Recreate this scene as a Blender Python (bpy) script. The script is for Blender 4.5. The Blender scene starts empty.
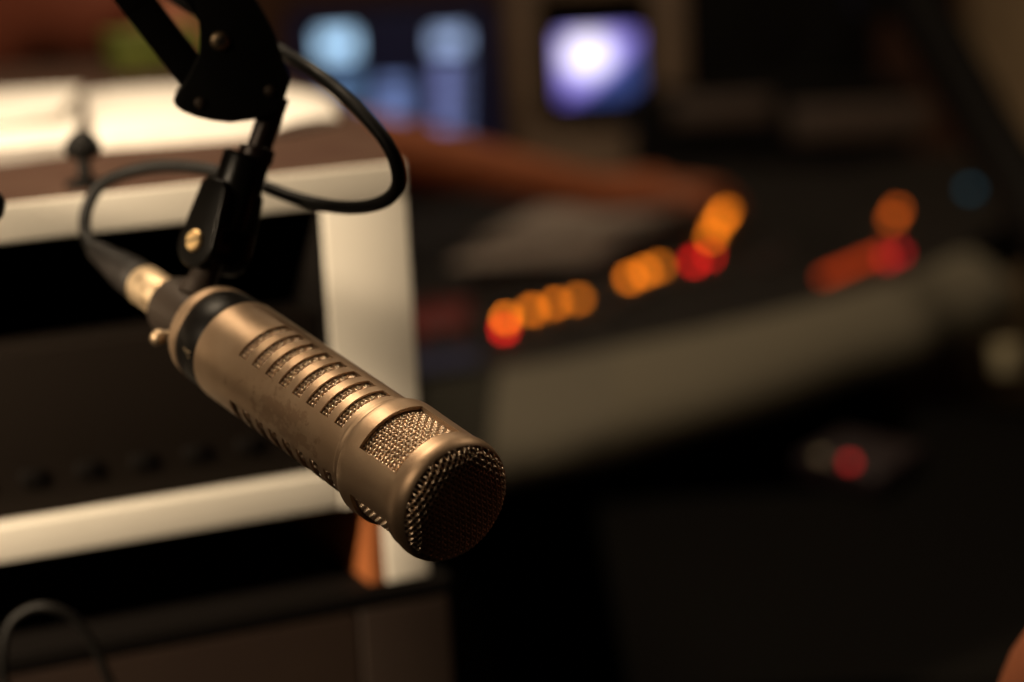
import bpy, math, random
from mathutils import Vector, Matrix
random.seed(4)
SC = bpy.context.scene
COL = SC.collection
# ------------------------------------------------------------------ camera
FPX = 2296.0
PITCH, ROLL = math.radians(12), math.radians(3)
CAM = Vector((0, 0, 1.25))
FW = Vector((0, math.cos(PITCH), -math.sin(PITCH)))
_r0 = Vector((1, 0, 0)); _u0 = Vector((0, math.sin(PITCH), math.cos(PITCH)))
RT = _r0*math.cos(ROLL) - _u0*math.sin(ROLL)
UP = _u0*math.cos(ROLL) + _r0*math.sin(ROLL)
cd = bpy.data.cameras.new('camera'); cam = bpy.data.objects.new('camera', cd); COL.objects.link(cam)
cam.matrix_world = Matrix((( RT.x, UP.x, -FW.x, CAM.x), (RT.y, UP.y, -FW.y, CAM.y), (RT.z, UP.z, -FW.z, CAM.z), (0, 0, 0, 1)))
cd.sensor_width = 22.3; cd.lens = FPX*22.3/1024; cd.clip_start = .02
cd.dof.use_dof = True; cd.dof.focus_distance = .925; cd.dof.aperture_fstop = 2.1
SC.camera = cam
SC.cycles.use_adaptive_sampling = False
# ------------------------------------------------------------------ light
w = bpy.data.worlds.new('world'); SC.world = w; w.use_nodes = True
w.node_tree.nodes['Background'].inputs[0].default_value = (.9, .75, .6, 1)
w.node_tree.nodes['Background'].inputs[1].default_value = .014
SC.view_settings.view_transform = 'Standard'; SC.view_settings.look = 'None'
SC.view_settings.exposure = 0; SC.view_settings.gamma = 1; SC.view_settings.use_curve_mapping = False
WARM = (1, .78, .53)
def area(name, loc, target, power, size, color=WARM, spread=180):
    l = bpy.data.lights.new(name, 'AREA'); l.shape = 'DISK'; l.size = size; l.energy = power; l.color = color
    l.spread = math.radians(spread)
    o = bpy.data.objects.new(name, l); COL.objects.link(o); o.location = loc
    o.rotation_euler = (Vector(target)-Vector(loc)).to_track_quat('-Z', 'Y').to_euler()
    return o
area('reading_lamp_light', (-.43, 1.38, 1.97), (-.3, 1.35, 1.1), 10.5, .36)
area('side_lamp_light', (-1.0, .35, 1.75), (-.2, 1.25, 1.0), 3.9, .3)
sl = bpy.data.lights.new('cabinet_fill_spot', 'SPOT'); sl.energy = 105; sl.color = WARM; sl.spot_size = math.radians(41); sl.spot_blend = .6; sl.shadow_soft_size = .03  # unseen spot added to brighten the cabinet front while missing the microphone
so = bpy.data.objects.new('cabinet_fill_spot', sl); COL.objects.link(so); so.location = (-.80, .62, 1.42)
so.rotation_euler = (Vector((-.37, 1.13, 1.02))-Vector((-.80, .62, 1.42))).to_track_quat('-Z', 'Y').to_euler()
area('armrest_fill', (.85, 1.8, 2.35), (.45, 2.3, .75), 5, .5)  # unseen overhead fill, added to lift the console armrest
area('rear_fill', (.1, 3.0, 2.35), (.3, 3.4, .8), 5.2, .4)  # unseen fill added to brighten the shelf uprights, hand and deck

# ------------------------------------------------------------------ helpers
def ray(x, y): return FW + RT*((x-512)/FPX) + UP*((341-y)/FPX)
def P(x, y, d): return CAM + ray(x, y)*d
def onz(x, y, z):
    v = ray(x, y); return CAM + v*((z-CAM.z)/v.z)
def onplane(x, y, c, n):
    v = ray(x, y); return CAM + v*((c-CAM).dot(n)/v.dot(n))

def tag(o, label=None, cat=None, group=None, kind=None):
    if label: o['label'] = label
    if cat: o['category'] = cat
    if group: o['group'] = group
    if kind: o['kind'] = kind
    return o
def empty(name, loc=(0, 0, 0), label=None, cat=None, group=None, matrix=None):
    o = bpy.data.objects.new(name, None); COL.objects.link(o); o.empty_display_size = .02
    if matrix is not None: o.matrix_world = matrix
    else: o.location = loc
    return tag(o, label, cat, group)

class MB:
    def __init__(s): s.v = []; s.f = []; s.uv = None
    def add(s, vs, fs):
        n = len(s.v); s.v += [tuple(v) for v in vs]; s.f += [tuple(i+n for i in f) for f in fs]
    def box(s, c, size, rot=None):
        c = Vector(c); hx, hy, hz = [k/2 for k in size]
        vs = []
        for z in (-hz, hz):
            for y in (-hy, hy):
                for x in (-hx, hx):
                    p = Vector((x, y, z))
                    if rot: p = rot @ p
                    vs.append(c+p)
        s.add(vs, [(0,2,3,1), (4,5,7,6), (0,1,5,4), (2,6,7,3), (0,4,6,2), (1,3,7,5)])
    def sweep(s, pts, rad, n=12, caps=True, up=None):
        pts = [Vector(p) for p in pts]; m = len(pts)
        if not hasattr(rad, '__len__'): rad = [rad]*m
        t0 = (pts[1]-pts[0]).normalized()
        nrm = t0.orthogonal().normalized() if up is None else (up - t0*up.dot(t0)).normalized()
        vs = []
        for i, p in enumerate(pts):
            t = (pts[min(i+1, m-1)]-pts[max(i-1, 0)])
            t = t.normalized() if t.length > 1e-9 else t0
            nrm = (nrm - t*nrm.dot(t)).normalized(); b = t.cross(nrm)
            for k in range(n):
                a = 2*math.pi*k/n
                vs.append(p + (nrm*math.cos(a)+b*math.sin(a))*rad[i])
        fs = [(i*n+k, i*n+(k+1) % n, (i+1)*n+(k+1) % n, (i+1)*n+k) for i in range(m-1) for k in range(n)]
        if caps: fs += [tuple(range(n-1, -1, -1)), tuple((m-1)*n+k for k in range(n))]
        s.add(vs, fs)
    def lathe(s, prof, n=48, origin=(0,0,0), X=Vector((1,0,0)), Y=Vector((0,1,0)), Z=Vector((0,0,1)), caps=True):
        o = Vector(origin); vs = []
        for (z, r) in prof:
            for k in range(n):
                a = 2*math.pi*k/n
                vs.append(o + Z*z + X*(r*math.sin(a)) + Y*(r*math.cos(a)))
        m = len(prof)
        fs = [(i*n+k, i*n+(k+1) % n, (i+1)*n+(k+1) % n, (i+1)*n+k) for i in range(m-1) for k in range(n)]
        if caps: fs += [tuple(range(n-1, -1, -1)), tuple((m-1)*n+k for k in range(n))]
        s.add(vs, fs)
    def prism(s, poly, off):
        n = len(poly); off = Vector(off)
        vs = [Vector(p) for p in poly] + [Vector(p)+off for p in poly]
        s.add(vs, [tuple(range(n-1, -1, -1)), tuple(range(n, 2*n))] + [(i, (i+1) % n, n+(i+1) % n, n+i) for i in range(n)])
    def ellipsoid(s, c, r, n=16, m=10):
        c = Vector(c); vs = []; fs = []
        for i in range(m+1):
            a = math.pi*i/m
            for k in range(n):
                b = 2*math.pi*k/n
                vs.append(c+Vector((r[0]*math.sin(a)*math.cos(b), r[1]*math.sin(a)*math.sin(b), r[2]*math.cos(a))))
        for i in range(m):
            for k in range(n): fs.append((i*n+k, (i+1)*n+k, (i+1)*n+(k+1) % n, i*n+(k+1) % n))
        s.add(vs, fs)
    def build(s, name, mat, parent=None, smooth=False, bevel=0, solid=0, split=None, local=True, subsurf=0):
        me = bpy.data.meshes.new(name)
        vs = s.v
        if parent is not None and local:
            inv = wm(parent).inverted(); vs = [inv @ Vector(v) for v in vs]
        me.from_pydata([tuple(v) for v in vs], [], s.f); me.update()
        import bmesh
        b = bmesh.new(); b.from_mesh(me)
        bmesh.ops.remove_doubles(b, verts=b.verts, dist=1e-6)
        if not solid: bmesh.ops.recalc_face_normals(b, faces=b.faces)
        b.to_mesh(me); b.free()
        o = bpy.data.objects.new(name, me); COL.objects.link(o)
        me.materials.append(mat)
        if parent is not None: o.parent = parent
        if smooth:
            for p in me.polygons: p.use_smooth = True
        if solid:
            md = o.modifiers.new('solid', 'SOLIDIFY'); md.thickness = solid; md.offset = -1
        if bevel:
            md = o.modifiers.new('bevel', 'BEVEL'); md.width = bevel; md.segments = 3; md.limit_method = 'ANGLE'; md.angle_limit = math.radians(35)
            for p in me.polygons: p.use_smooth = True
            md.harden_normals = False
            split = split or 50
        if subsurf:
            md = o.modifiers.new('sub', 'SUBSURF'); md.levels = subsurf; md.render_levels = subsurf
        if smooth or bevel:
            md = o.modifiers.new('split', 'EDGE_SPLIT'); md.split_angle = math.radians(split or 40)
        return o
def wm(o):
    m = o.matrix_basis.copy() if o.parent is None else None
    if m is None: return wm(o.parent) @ o.matrix_parent_inverse @ o.matrix_basis
    return m
def catmull(pts, k=8):
    pts = [Vector(p) for p in pts]; out = []
    q = [pts[0]*2-pts[1]] + pts + [pts[-1]*2-pts[-2]]
    for i in range(1, len(q)-2):
        for j in range(k):
            t = j/k; a, b, c, d = q[i-1], q[i], q[i+1], q[i+2]
            out.append(.5*((2*b)+(c-a)*t+(2*a-5*b+4*c-d)*t*t+(3*b-a-3*c+d)*t**3))
    out.append(pts[-1]); return out

def mat(name, col, rough=.5, metal=0, emit=None, es=0, noise=None, bump=None, spec=.5, aniso=0, coat=0, transp=0):
    m = bpy.data.materials.new(name); m.use_nodes = True; nt = m.node_tree; b = nt.nodes['Principled BSDF']
    b.inputs['Base Color'].default_value = (*col, 1); b.inputs['Roughness'].default_value = rough
    b.inputs['Metallic'].default_value = metal; b.inputs['Specular IOR Level'].default_value = spec
    b.inputs['Coat Weight'].default_value = coat; b.inputs['Anisotropic'].default_value = aniso
    if emit: b.inputs['Emission Color'].default_value = (*emit, 1); b.inputs['Emission Strength'].default_value = es
    tc = nt.nodes.new('ShaderNodeTexCoord')
    if noise:   # (scale, second colour, low, high)
        n = nt.nodes.new('ShaderNodeTexNoise'); n.inputs['Scale'].default_value = noise[0]; n.inputs['Detail'].default_value = 6
        r = nt.nodes.new('ShaderNodeMapRange'); r.inputs[1].default_value = noise[2]; r.inputs[2].default_value = noise[3]
        mx = nt.nodes.new('ShaderNodeMix'); mx.data_type = 'RGBA'
        mx.inputs[6].default_value = (*col, 1); mx.inputs[7].default_value = (*noise[1], 1)
        nt.links.new(tc.outputs['Object'], n.inputs['Vector']); nt.links.new(n.outputs['Fac'], r.inputs[0])
        nt.links.new(r.outputs[0], mx.inputs[0]); nt.links.new(mx.outputs[2], b.inputs['Base Color'])
    if bump:    # (scale, strength, distance)
        n = nt.nodes.new('ShaderNodeTexNoise'); n.inputs['Scale'].default_value = bump[0]; n.inputs['Detail'].default_value = 4
        bp = nt.nodes.new('ShaderNodeBump'); bp.inputs['Strength'].default_value = bump[1]; bp.inputs['Distance'].default_value = bump[2]
        nt.links.new(tc.outputs['Object'], n.inputs['Vector']); nt.links.new(n.outputs['Fac'], bp.inputs['Height']); nt.links.new(bp.outputs[0], b.inputs['Normal'])
    return m

M = {}
M['fawn'] = mat('fawn_metal', (.46, .325, .215), .46, .85, bump=(900, .10, .0004))
M['wire'] = mat('wire_mesh', (.98, .76, .56), .30, .85)
M['foam'] = mat('black_foam', (.012, .008, .006), .9)
M['core'] = mat('brown_foam', (.085, .038, .020), .9)
M['band'] = mat('black_band', (.005, .004, .0035), .4, spec=.14)
M['collar'] = mat('graphite_collar', (.032, .024, .019), .42, .3, spec=.25)
M['black_gloss'] = mat('gloss_black', (.004, .0035, .003), .28, spec=.16)
M['black_satin'] = mat('satin_black', (.004, .0035, .003), .55, spec=.12, bump=(300, .2, .0005))
M['stem'] = mat('dark_steel', (.014, .007, .005), .35, .3, spec=.3)
M['brass'] = mat('brass', (.72, .50, .24), .42, .9)
M['nickel'] = mat('nickel', (.34, .25, .16), .45, .9)
M['dull_screw'] = mat('dull_screw', (.05, .035, .026), .6, .5)
M['rubber'] = mat('rubber', (.010, .008, .007), .6, spec=.2)
M['cable'] = mat('cable_rubber', (.005, .0045, .004), .5, spec=.14)
M['xlr'] = mat('xlr_shell', (.75, .58, .38), .42, .9, noise=(120, (.42, .30, .18), .45, .6))
M['white_lam'] = mat('white_laminate', (.74, .70, .62), .5, noise=(8, (.68, .64, .56), .3, .7))
M['brown_top'] = mat('brown_top', (.055, .028, .020), .7, spec=.08, noise=(30, (.07, .04, .028), .35, .65))
M['orange_wood'] = mat('orange_wood', (.30, .095, .028), .5, noise=(40, (.25, .075, .022), .35, .65))
M['dark'] = mat('dark_paint', (.006, .005, .0045), .6, spec=.05)
M['dark_brown'] = mat('dark_brown_wood', (.022, .015, .011), .55, noise=(12, (.016, .010, .008), .35, .65), spec=.2)
M['paper'] = mat('paper', (.86, .82, .76), .7, noise=(60, (.78, .74, .68), .45, .7))
M['skin'] = mat('skin', (.34, .105, .042), .55, noise=(20, (.29, .085, .034), .35, .65))
M['shirt'] = mat('rust_shirt', (.17, .036, .013), .8, bump=(200, .3, .001))
M['black_cloth'] = mat('black_cloth', (.012, .012, .013), .9, bump=(300, .3, .001))
M['hair'] = mat('dark_hair', (.015, .009, .006), .6)
M['eye'] = mat('eye', (.6, .58, .55), .3)
M['jeans'] = mat('dark_jeans', (.012, .014, .022), .85)
M['pad'] = mat('grey_pad', (.135, .118, .088), .75, bump=(400, .2, .0006), spec=.2)
M['pad2'] = mat('darker_grey_pad', (.15, .13, .094), .75, bump=(400, .2, .0006), spec=.2)
M['pad_dark'] = mat('speaker_cloth', (.028, .026, .020), .85, bump=(500, .3, .0006), spec=.1)
M['deck'] = mat('console_deck', (.010, .008, .007), .6, noise=(25, (.014, .0115, .0095), .4, .6), spec=.2)
M['knob'] = mat('knob_plastic', (.035, .03, .028), .45)
M['amber'] = mat('amber_lamp', (.1, .03, .01), .4, emit=(1, .225, .010), es=9)
M['amber2'] = mat('amber_lamp_dim', (.1, .03, .01), .4, emit=(1, .225, .010), es=5)
M['amber3'] = mat('amber_lamp_faint', (.1, .03, .01), .4, emit=(1, .24, .012), es=3.2)
M['red'] = mat('red_lamp', (.1, .01, .01), .4, emit=(1, .015, .012), es=5)
M['ored'] = mat('orange_red_lamp', (.1, .02, .01), .4, emit=(1, .09, .012), es=.85)
M['ored2'] = mat('orange_lamp_faint', (.1, .03, .01), .4, emit=(1, .16, .012), es=2.2)
M['dred'] = mat('red_lamp_faint', (.1, .01, .01), .4, emit=(1, .02, .03), es=1.5)
M['teal'] = mat('teal_lamp', (.02, .05, .06), .4, emit=(.1, .5, .7), es=.25)
M['beige'] = mat('beige_wood', (.26, .17, .11), .6, noise=(10, (.13, .085, .055), .3, .7))
M['wall'] = mat('brown_wall', (.11, .045, .022), .85, noise=(3, (.08, .03, .016), .3, .7))
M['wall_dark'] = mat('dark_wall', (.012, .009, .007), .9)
M['tan'] = mat('tan_wall', (.55, .38, .21), .8, noise=(5, (.30, .2, .12), .3, .7))
M['floor'] = mat('dark_carpet', (.018, .014, .012), .95, bump=(200, .5, .003), spec=.05)
M['ceiling'] = mat('ceiling_tile', (.10, .08, .06), .9)
M['green'] = mat('green_card', (.15, .17, .03), .5, noise=(60, (.11, .135, .02), .4, .6))
M['lilac'] = mat('lilac_folder', (.22, .17, .20), .6)
M['blue_card'] = mat('blue_card', (.10, .13, .30), .6)
M['red_card'] = mat('red_card', (.12, .012, .010), .6)
M['cream'] = mat('cream_plastic', (.60, .52, .34), .5)

# ------------------------------------------------------------------ the room
def room_box(name, c, s, m):
    b = MB(); b.box(c, s); o = b.build(name, m); o['kind'] = 'structure'; return o
room_box('floor', (0, 1.7, -.03), (4.6, 5.8, .06), M['floor'])
room_box('ceiling', (0, 1.7, 2.53), (4.6, 5.8, .06), M['ceiling'])
room_box('wall_back', (0, 4.57, 1.25), (4.6, .06, 2.5), M['wall'])
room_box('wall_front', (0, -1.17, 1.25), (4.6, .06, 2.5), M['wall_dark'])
room_box('wall_left', (-2.27, 1.7, 1.25), (.06, 5.68, 2.5), M['wall'])
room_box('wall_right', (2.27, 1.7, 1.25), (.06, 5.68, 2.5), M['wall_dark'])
t = room_box('trim_1', (1.09, 4.50, 1.25), (.34, .08, 2.5), M['tan'])

# ------------------------------------------------------------------ microphone
A = P(455, 503, .904); Bk = P(213, 333, 1.03)
ax = (A-Bk).normalized()
E1 = (Vector((0, 0, 1)) - ax*ax.z).normalized(); E2 = ax.cross(E1)
mm = Matrix(((E2.x, E1.x, -ax.x, A.x), (E2.y, E1.y, -ax.y, A.y), (E2.z, E1.z, -ax.z, A.z), (0, 0, 0, 1)))
mic = empty('microphone', matrix=mm, label='fawn metal studio microphone with slotted body and mesh head hanging from the boom arm', cat='microphone')
D2R = math.pi/180
def cyl(s, th, r):   # mm, degrees, mm -> local metres
    return Vector((r*math.sin(th*D2R), r*math.cos(th*D2R), s))*.001
def shell(name, prof, holes, m, thick, parent, step=3.0, extra=()):
    """surface of revolution on a grid, with rectangular openings (s0,s1,t0,t1) left out"""
    ths = set(round(-180+step*i, 3) for i in range(int(360/step)))
    for h in holes:
        for t in (h[2], h[3]): ths.add(((t+180) % 360)-180)
    ths = sorted(ths); s_list = [p[0] for p in prof]
    def rad(s):
        for i in range(len(prof)-1):
            if prof[i][0] <= s <= prof[i+1][0]:
                k = (s-prof[i][0])/max(1e-9, prof[i+1][0]-prof[i][0]); return prof[i][1]*(1-k)+prof[i+1][1]*k
        return prof[-1][1]
    ss = set(s_list)
    for h in holes: ss.add(h[0]); ss.add(h[1])
    ss = sorted(ss); n = len(ths); b = MB(); vs = []; fs = []
    for s in ss:
        for t in ths: vs.append(cyl(s, t, rad(s)))
    for i in range(len(ss)-1):
        sm = (ss[i]+ss[i+1])/2
        for k in range(n):
            t1 = ths[k]; t2 = ths[(k+1) % n] + (360 if k == n-1 else 0); tm = (t1+t2)/2
            skip = False
            for h in holes:
                c = (h[2]+h[3])/2; dt = ((tm-c+180) % 360)-180
                if h[0] < sm < h[1] and abs(dt) < (h[3]-h[2])/2: skip = True
            if not skip: fs.append((i*n+k, i*n+(k+1) % n, (i+1)*n+(k+1) % n, (i+1)*n+k))
    # orient outward
    v0 = vs[fs[0][0]]; nrm = (vs[fs[0][1]]-v0).cross(vs[fs[0][2]]-v0)
    if nrm.dot(Vector((v0.x, v0.y, 0))) < 0: fs = [f[::-1] for f in fs]
    b.add(vs, fs)
    return b.build(name, m, parent, smooth=True, solid=thick*.001, split=32, local=False)
SETS = (22, 142, -98)
windows = [(10.6, 35.4, c-37.5, c+37.5) for c in SETS]
head = shell('head_ring', [(-.7,24.3),(-.5,25.0),(.2,25.6),(1.6,26.2),(3.4,26.65),(5.0,26.7),(6.6,26.5),(8.4,26.2),(10,26.05),(11,26.05),(34,26.3),(36,26.4),(41,26.5),(43.5,26.4),(44.6,26.0),(45.4,25.2),(46,24.4),(46.6,24.2),(47.8,24.4),(48.6,24.5),(49.6,24.3),(50.2,23.7)], windows, M['fawn'], 1.7, mic)
slots = []
for i in range(8):
    s0 = 53.0+i*10.3
    for c in SETS: slots.append((s0-.3, s0+5.4, c-(36 if c == 142 else 32.5), c+32.5))
body = shell('body', [(50.2,23.6),(60,23.6),(80,23.6),(100,23.6),(120,23.6),(140,23.6),(158,23.6),(159.3,23.4),(160,22.8)], slots, M['fawn'], .9, mic)

# worn patches on the paint of the body: darker brown scuffs in a band between the slot rows
def wear(m):
    nt = m.node_tree; b = nt.nodes['Principled BSDF']
    tc = nt.nodes.new('ShaderNodeTexCoord'); sep = nt.nodes.new('ShaderNodeSeparateXYZ')
    nt.links.new(tc.outputs['Object'], sep.inputs[0])
    n = nt.nodes.new('ShaderNodeTexNoise'); n.inputs['Scale'].default_value = 190; n.inputs['Detail'].default_value = 7; n.inputs['Roughness'].default_value = .62
    nt.links.new(tc.outputs['Object'], n.inputs['Vector'])
    # distance from a spot on the side of the body, in metres
    vm = nt.nodes.new('ShaderNodeVectorMath'); vm.operation = 'DISTANCE'
    p = cyl(88, 84, 23.6); vm.inputs[1].default_value = p
    sc = nt.nodes.new('ShaderNodeVectorMath'); sc.operation = 'MULTIPLY'; sc.inputs[1].default_value = (1, 1, .42)
    nt.links.new(tc.outputs['Object'], sc.inputs[0]); vm.inputs[1].default_value = (p.x, p.y, p.z*.42)
    nt.links.new(sc.outputs[0], vm.inputs[0])
    mr = nt.nodes.new('ShaderNodeMapRange'); mr.inputs[1].default_value = .004; mr.inputs[2].default_value = .017; mr.inputs[3].default_value = .12; mr.inputs[4].default_value = -.12
    nt.links.new(vm.outputs['Value'], mr.inputs[0])
    ad = nt.nodes.new('ShaderNodeMath'); ad.operation = 'ADD'; nt.links.new(mr.outputs[0], ad.inputs[0]); nt.links.new(n.outputs['Fac'], ad.inputs[1])
    th = nt.nodes.new('ShaderNodeMapRange'); th.inputs[1].default_value = .54; th.inputs[2].default_value = .60
    nt.links.new(ad.outputs[0], th.inputs[0])
    n2 = nt.nodes.new('ShaderNodeTexNoise'); n2.inputs['Scale'].default_value = 45; n2.inputs['Detail'].default_value = 3
    nt.links.new(tc.outputs['Object'], n2.inputs['Vector'])
    m1 = nt.nodes.new('ShaderNodeMix'); m1.data_type = 'RGBA'; m1.inputs[6].default_value = (.46, .325, .215, 1); m1.inputs[7].default_value = (.41, .28, .18, 1)
    r2 = nt.nodes.new('ShaderNodeMapRange'); r2.inputs[1].default_value = .4; r2.inputs[2].default_value = .6
    nt.links.new(n2.outputs['Fac'], r2.inputs[0]); nt.links.new(r2.outputs[0], m1.inputs[0])
    m2 = nt.nodes.new('ShaderNodeMix'); m2.data_type = 'RGBA'; m2.inputs[7].default_value = (.20, .105, .055, 1)
    mul = nt.nodes.new('ShaderNodeMath'); mul.operation = 'MULTIPLY'; mul.inputs[1].default_value = .42
    nt.links.new(th.outputs[0], mul.inputs[0])
    nt.links.new(m1.outputs[2], m2.inputs[6]); nt.links.new(mul.outputs[0], m2.inputs[0]); nt.links.new(m2.outputs[2], b.inputs['Base Color'])
    rr = nt.nodes.new('ShaderNodeMapRange'); rr.inputs[3].default_value = .46; rr.inputs[4].default_value = .6
    nt.links.new(mul.outputs[0], rr.inputs[0]); nt.links.new(rr.outputs[0], b.inputs['Roughness'])
wear(M['fawn'])

def wire(b, pts, r, n=6):
    b.sweep(pts, r, n=n, caps=True)
def woven_patch(b, s0, s1, t0, t1, R, pitch=2.0, wr=.52, amp=.55, sub=8):
    """plain weave on a cylinder, wires along the axis and around it (mm, degrees)"""
    pt = pitch/(R*D2R); ns = int((s1-s0)/pitch)+1; ntt = int((t1-t0)/pt)+1
    for j in range(ntt+1):
        t = t0+j*pt
        if t > t1: break
        pts = []
        for i in range(ns*sub+1):
            s = s0+i*pitch/sub
            if s > s1: break
            pts.append(cyl(s, t, R+amp*math.cos(math.pi*(s-s0)/pitch+math.pi*j)))
        wire(b, pts, wr*.001)
    for i in range(ns+1):
        s = s0+i*pitch
        if s > s1: break
        pts = []
        for j in range(ntt*sub+1):
            t = t0+j*pt/sub
            if t > t1: break
            pts.append(cyl(s, t, R-amp*math.cos(math.pi*(t-t0)/pt+math.pi*i)))
        wire(b, pts, wr*.001)
b = MB()
for c in SETS: woven_patch(b, 9.6, 36.6, c-40, c+40, 23.6)
b.build('side_grille', M['wire'], mic, smooth=True, local=False, split=80)
b = MB()
for c in SETS[:2]:
    for i in range(8):
        s0 = 53.0+i*10.3
        woven_patch(b, s0-.9, s0+6.2, c-34, c+34, 21.45 if c == 22 else 20.4, sub=8, pitch=2.0)
b.build('slot_mesh', M['wire'], mic, smooth=True, local=False, split=80)
# dark foam core behind the meshes
b = MB(); b.lathe([(3, 18), (5, 22.0), (40, 22.0), (46, 19.4), (158, 19.4)], 48); o = b.build('foam_core', M['core'], mic, smooth=True, local=False)
# domed front grille
def dome(r):
    k = r/24.2
    return .6 - 5.4*(max(0, 1-k**3.2))**.5*(1) - .6*(1-k*k)
b = MB(); pitch = 2.0; wr = .50; amp = .55; N = 12
for dirn in (0, 1):
    for i in range(-N, N+1):
        u = i*pitch; 
        if abs(u) > 23.9: continue
        h = math.sqrt(24.1**2-u*u); pts = []; n = max(2, int(2*h/pitch*8))
        for k in range(n+1):
            v = -h+2*h*k/n; r = math.sqrt(u*u+v*v); z = dome(min(r, 24.2))
            e = .05; g = (dome(min(r+e, 24.2))-dome(max(r-e, 0)))/(2*e) if r > .2 else 0
            nx = Vector((u*g/max(r, .01), v*g/max(r, .01), -1)).normalized()
            off = amp*math.cos(math.pi*v/pitch+math.pi*i)*(1 if dirn == 0 else -1)
            q = Vector((u, v, z))+nx*off
            a = 33*D2R; x, y = (q.x, q.y) if dirn == 0 else (q.y, q.x)
            pts.append(Vector((x*math.cos(a)-y*math.sin(a), x*math.sin(a)+y*math.cos(a), q.z))*.001)
        wire(b, pts, wr*.001, 6)
b.build('front_grille', M['wire'], mic, smooth=True, local=False, split=80)
b = MB(); b.lathe([(dome(r)+1.5 if r > .1 else dome(0)+1.5, r) for r in (.01, 5, 10, 15, 19, 21.5, 22.6)], 40)
b.v = [(x*.001, y*.001, z*.001) for x, y, z in b.v]; b.build('grille_backing', M['core'], mic, smooth=True, local=False)
bpy.data.objects['foam_core'].data.transform(Matrix.Scale(.001, 4))
def mlathe(name, prof, m, n=64, origin=(0, 0, 0), split=35, **k):
    b = MB(); b.lathe([(z, r) for z, r in prof], n, origin, **k)
    b.v = [(x*.001, y*.001, z*.001) for x, y, z in b.v]
    return b.build(name, m, mic, smooth=True, local=False, split=split)
mlathe('black_band', [(159.5, 20), (159.8, 22.7), (160.4, 23.0), (175.8, 22.6), (176.4, 22.2), (176.6, 20)], M['band'])
mlathe('rear_ring', [(176.4, 18), (176.5, 22.2), (177.2, 22.7), (182.4, 22.0), (184.4, 21.2), (185.6, 19.5), (186, 14)], M['fawn'])
mlathe('rear_collar', [(185, 17.0), (187, 17.2), (188.5, 15.6), (192, 14.8), (214.5, 14.4), (216, 13.8), (216.5, 10)], M['collar'])
# small pale marks printed on the black band
b = MB()
for (s, t0, t1, w) in ((164.5, 84, 85.6, 2.4), (168.0, 84.5, 86, 2.4), (166.2, 87.5, 88.4, 3.0), (164.5, 90.5, 92, 1.6)):
    q = [cyl(s-w/2, t0, 22.95), cyl(s+w/2, t0, 22.95), cyl(s+w/2, t1, 22.95), cyl(s-w/2, t1, 22.95)]
    rr = [cyl(s-w/2, t0, 22.5), cyl(s+w/2, t0, 22.5), cyl(s+w/2, t1, 22.5), cyl(s-w/2, t1, 22.5)]
    b.add(q+rr, [(0, 1, 2, 3), (7, 6, 5, 4), (0, 4, 5, 1), (1, 5, 6, 2), (2, 6, 7, 3), (3, 7, 4, 0)])
b.build('band_mark', M['xlr'], mic, local=False)
# thumb screw on the collar
r0 = Vector((math.sin(104*D2R), math.cos(104*D2R), 0)); zz = Vector((0, 0, 1)); yy = r0.cross(zz)
mlathe('thumb_screw', [(13, 1.6), (17.5, 1.6), (17.8, 3.4), (20.6, 3.6), (22.4, 2.9), (23.4, 1.5), (23.6, .1)], M['nickel'], 20, (0, 0, 196), X=zz, Y=yy, Z=r0, split=60)
# bracket lug rising from the collar to the swivel
Q = P(215, 250, 1.042)
lug0 = mm @ cyl(199, -5, 11); 
b = MB(); b.sweep([lug0, lug0.lerp(Q, .35), lug0.lerp(Q, .7), Q], [.0085, .0068, .0052, .005], 20)
b.build('mount_lug', M['collar'], mic, smooth=True)

# ------------------------------------------------------------------ boom arm
arm = empty('microphone_boom_arm', tuple(P(235, 60, 1.04)), 'black jointed boom arm with curved joint plate and swivel clamp above the fawn microphone', 'boom arm')
pn = Vector((.10, -1, 0)).normalized()      # joint plate faces the room
pc = P(235, 60, 1.025)
outline = [(176, -60), (190, -20), (197, 10), (200, 34), (199, 54), (195, 62), (188, 76), (181, 88), (175, 95), (173, 101), (176, 107), (183, 112), (196, 117), (212, 121), (230, 123), (246, 121), (263, 118), (276, 113), (281, 109), (286, 95), (291, 79), (287, 71), (283, 60), (279, 48), (272, 30), (264, 14), (254, -2), (242, -24), (228, -60)]
def plate(dz, name):
    poly = [onplane(x, y, pc, pn)-pn*dz for x, y in outline]
    b = MB(); b.prism(poly, -pn*.003)
    return b.build(name, M['black_satin'], arm, bevel=.0008)
plate(0, 'joint_plate'); plate(.019, 'joint_plate')
def screw(x, y, r, m, cross=True, name='screw'):
    c = onplane(x, y, pc, pn)+pn*.0003
    X = pn.cross(Vector((0, 0, 1))).normalized(); Y = X.cross(pn)
    b = MB(); b.lathe([(-.004, r), (0, r), (r*.25, r*.86), (r*.42, r*.55), (r*.48, .00005)], 24, c, X, Y, pn)
    s = b.build(name, m, arm, smooth=True, split=60)
    if cross:
        a = .5; X2 = X*math.cos(a)+Y*math.sin(a); Y2 = Y*math.cos(a)-X*math.sin(a)
        b = MB()
        R = Matrix((X2, Y2, pn)).transposed()
        b.box(c+pn*r*.40, (r*1.15, r*.26, r*.3), R); b.box(c+pn*r*.401, (r*.26, r*1.15, r*.3), R)
        b.build('cross_recess', M['foam'], s)
    return s
screw(220, 41, .0044, M['nickel']); screw(200, 103, .0026, M['dull_screw'], False); screw(270, 91, .0027, M['dull_screw'], False)
mid = -pn*.0115
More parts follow.
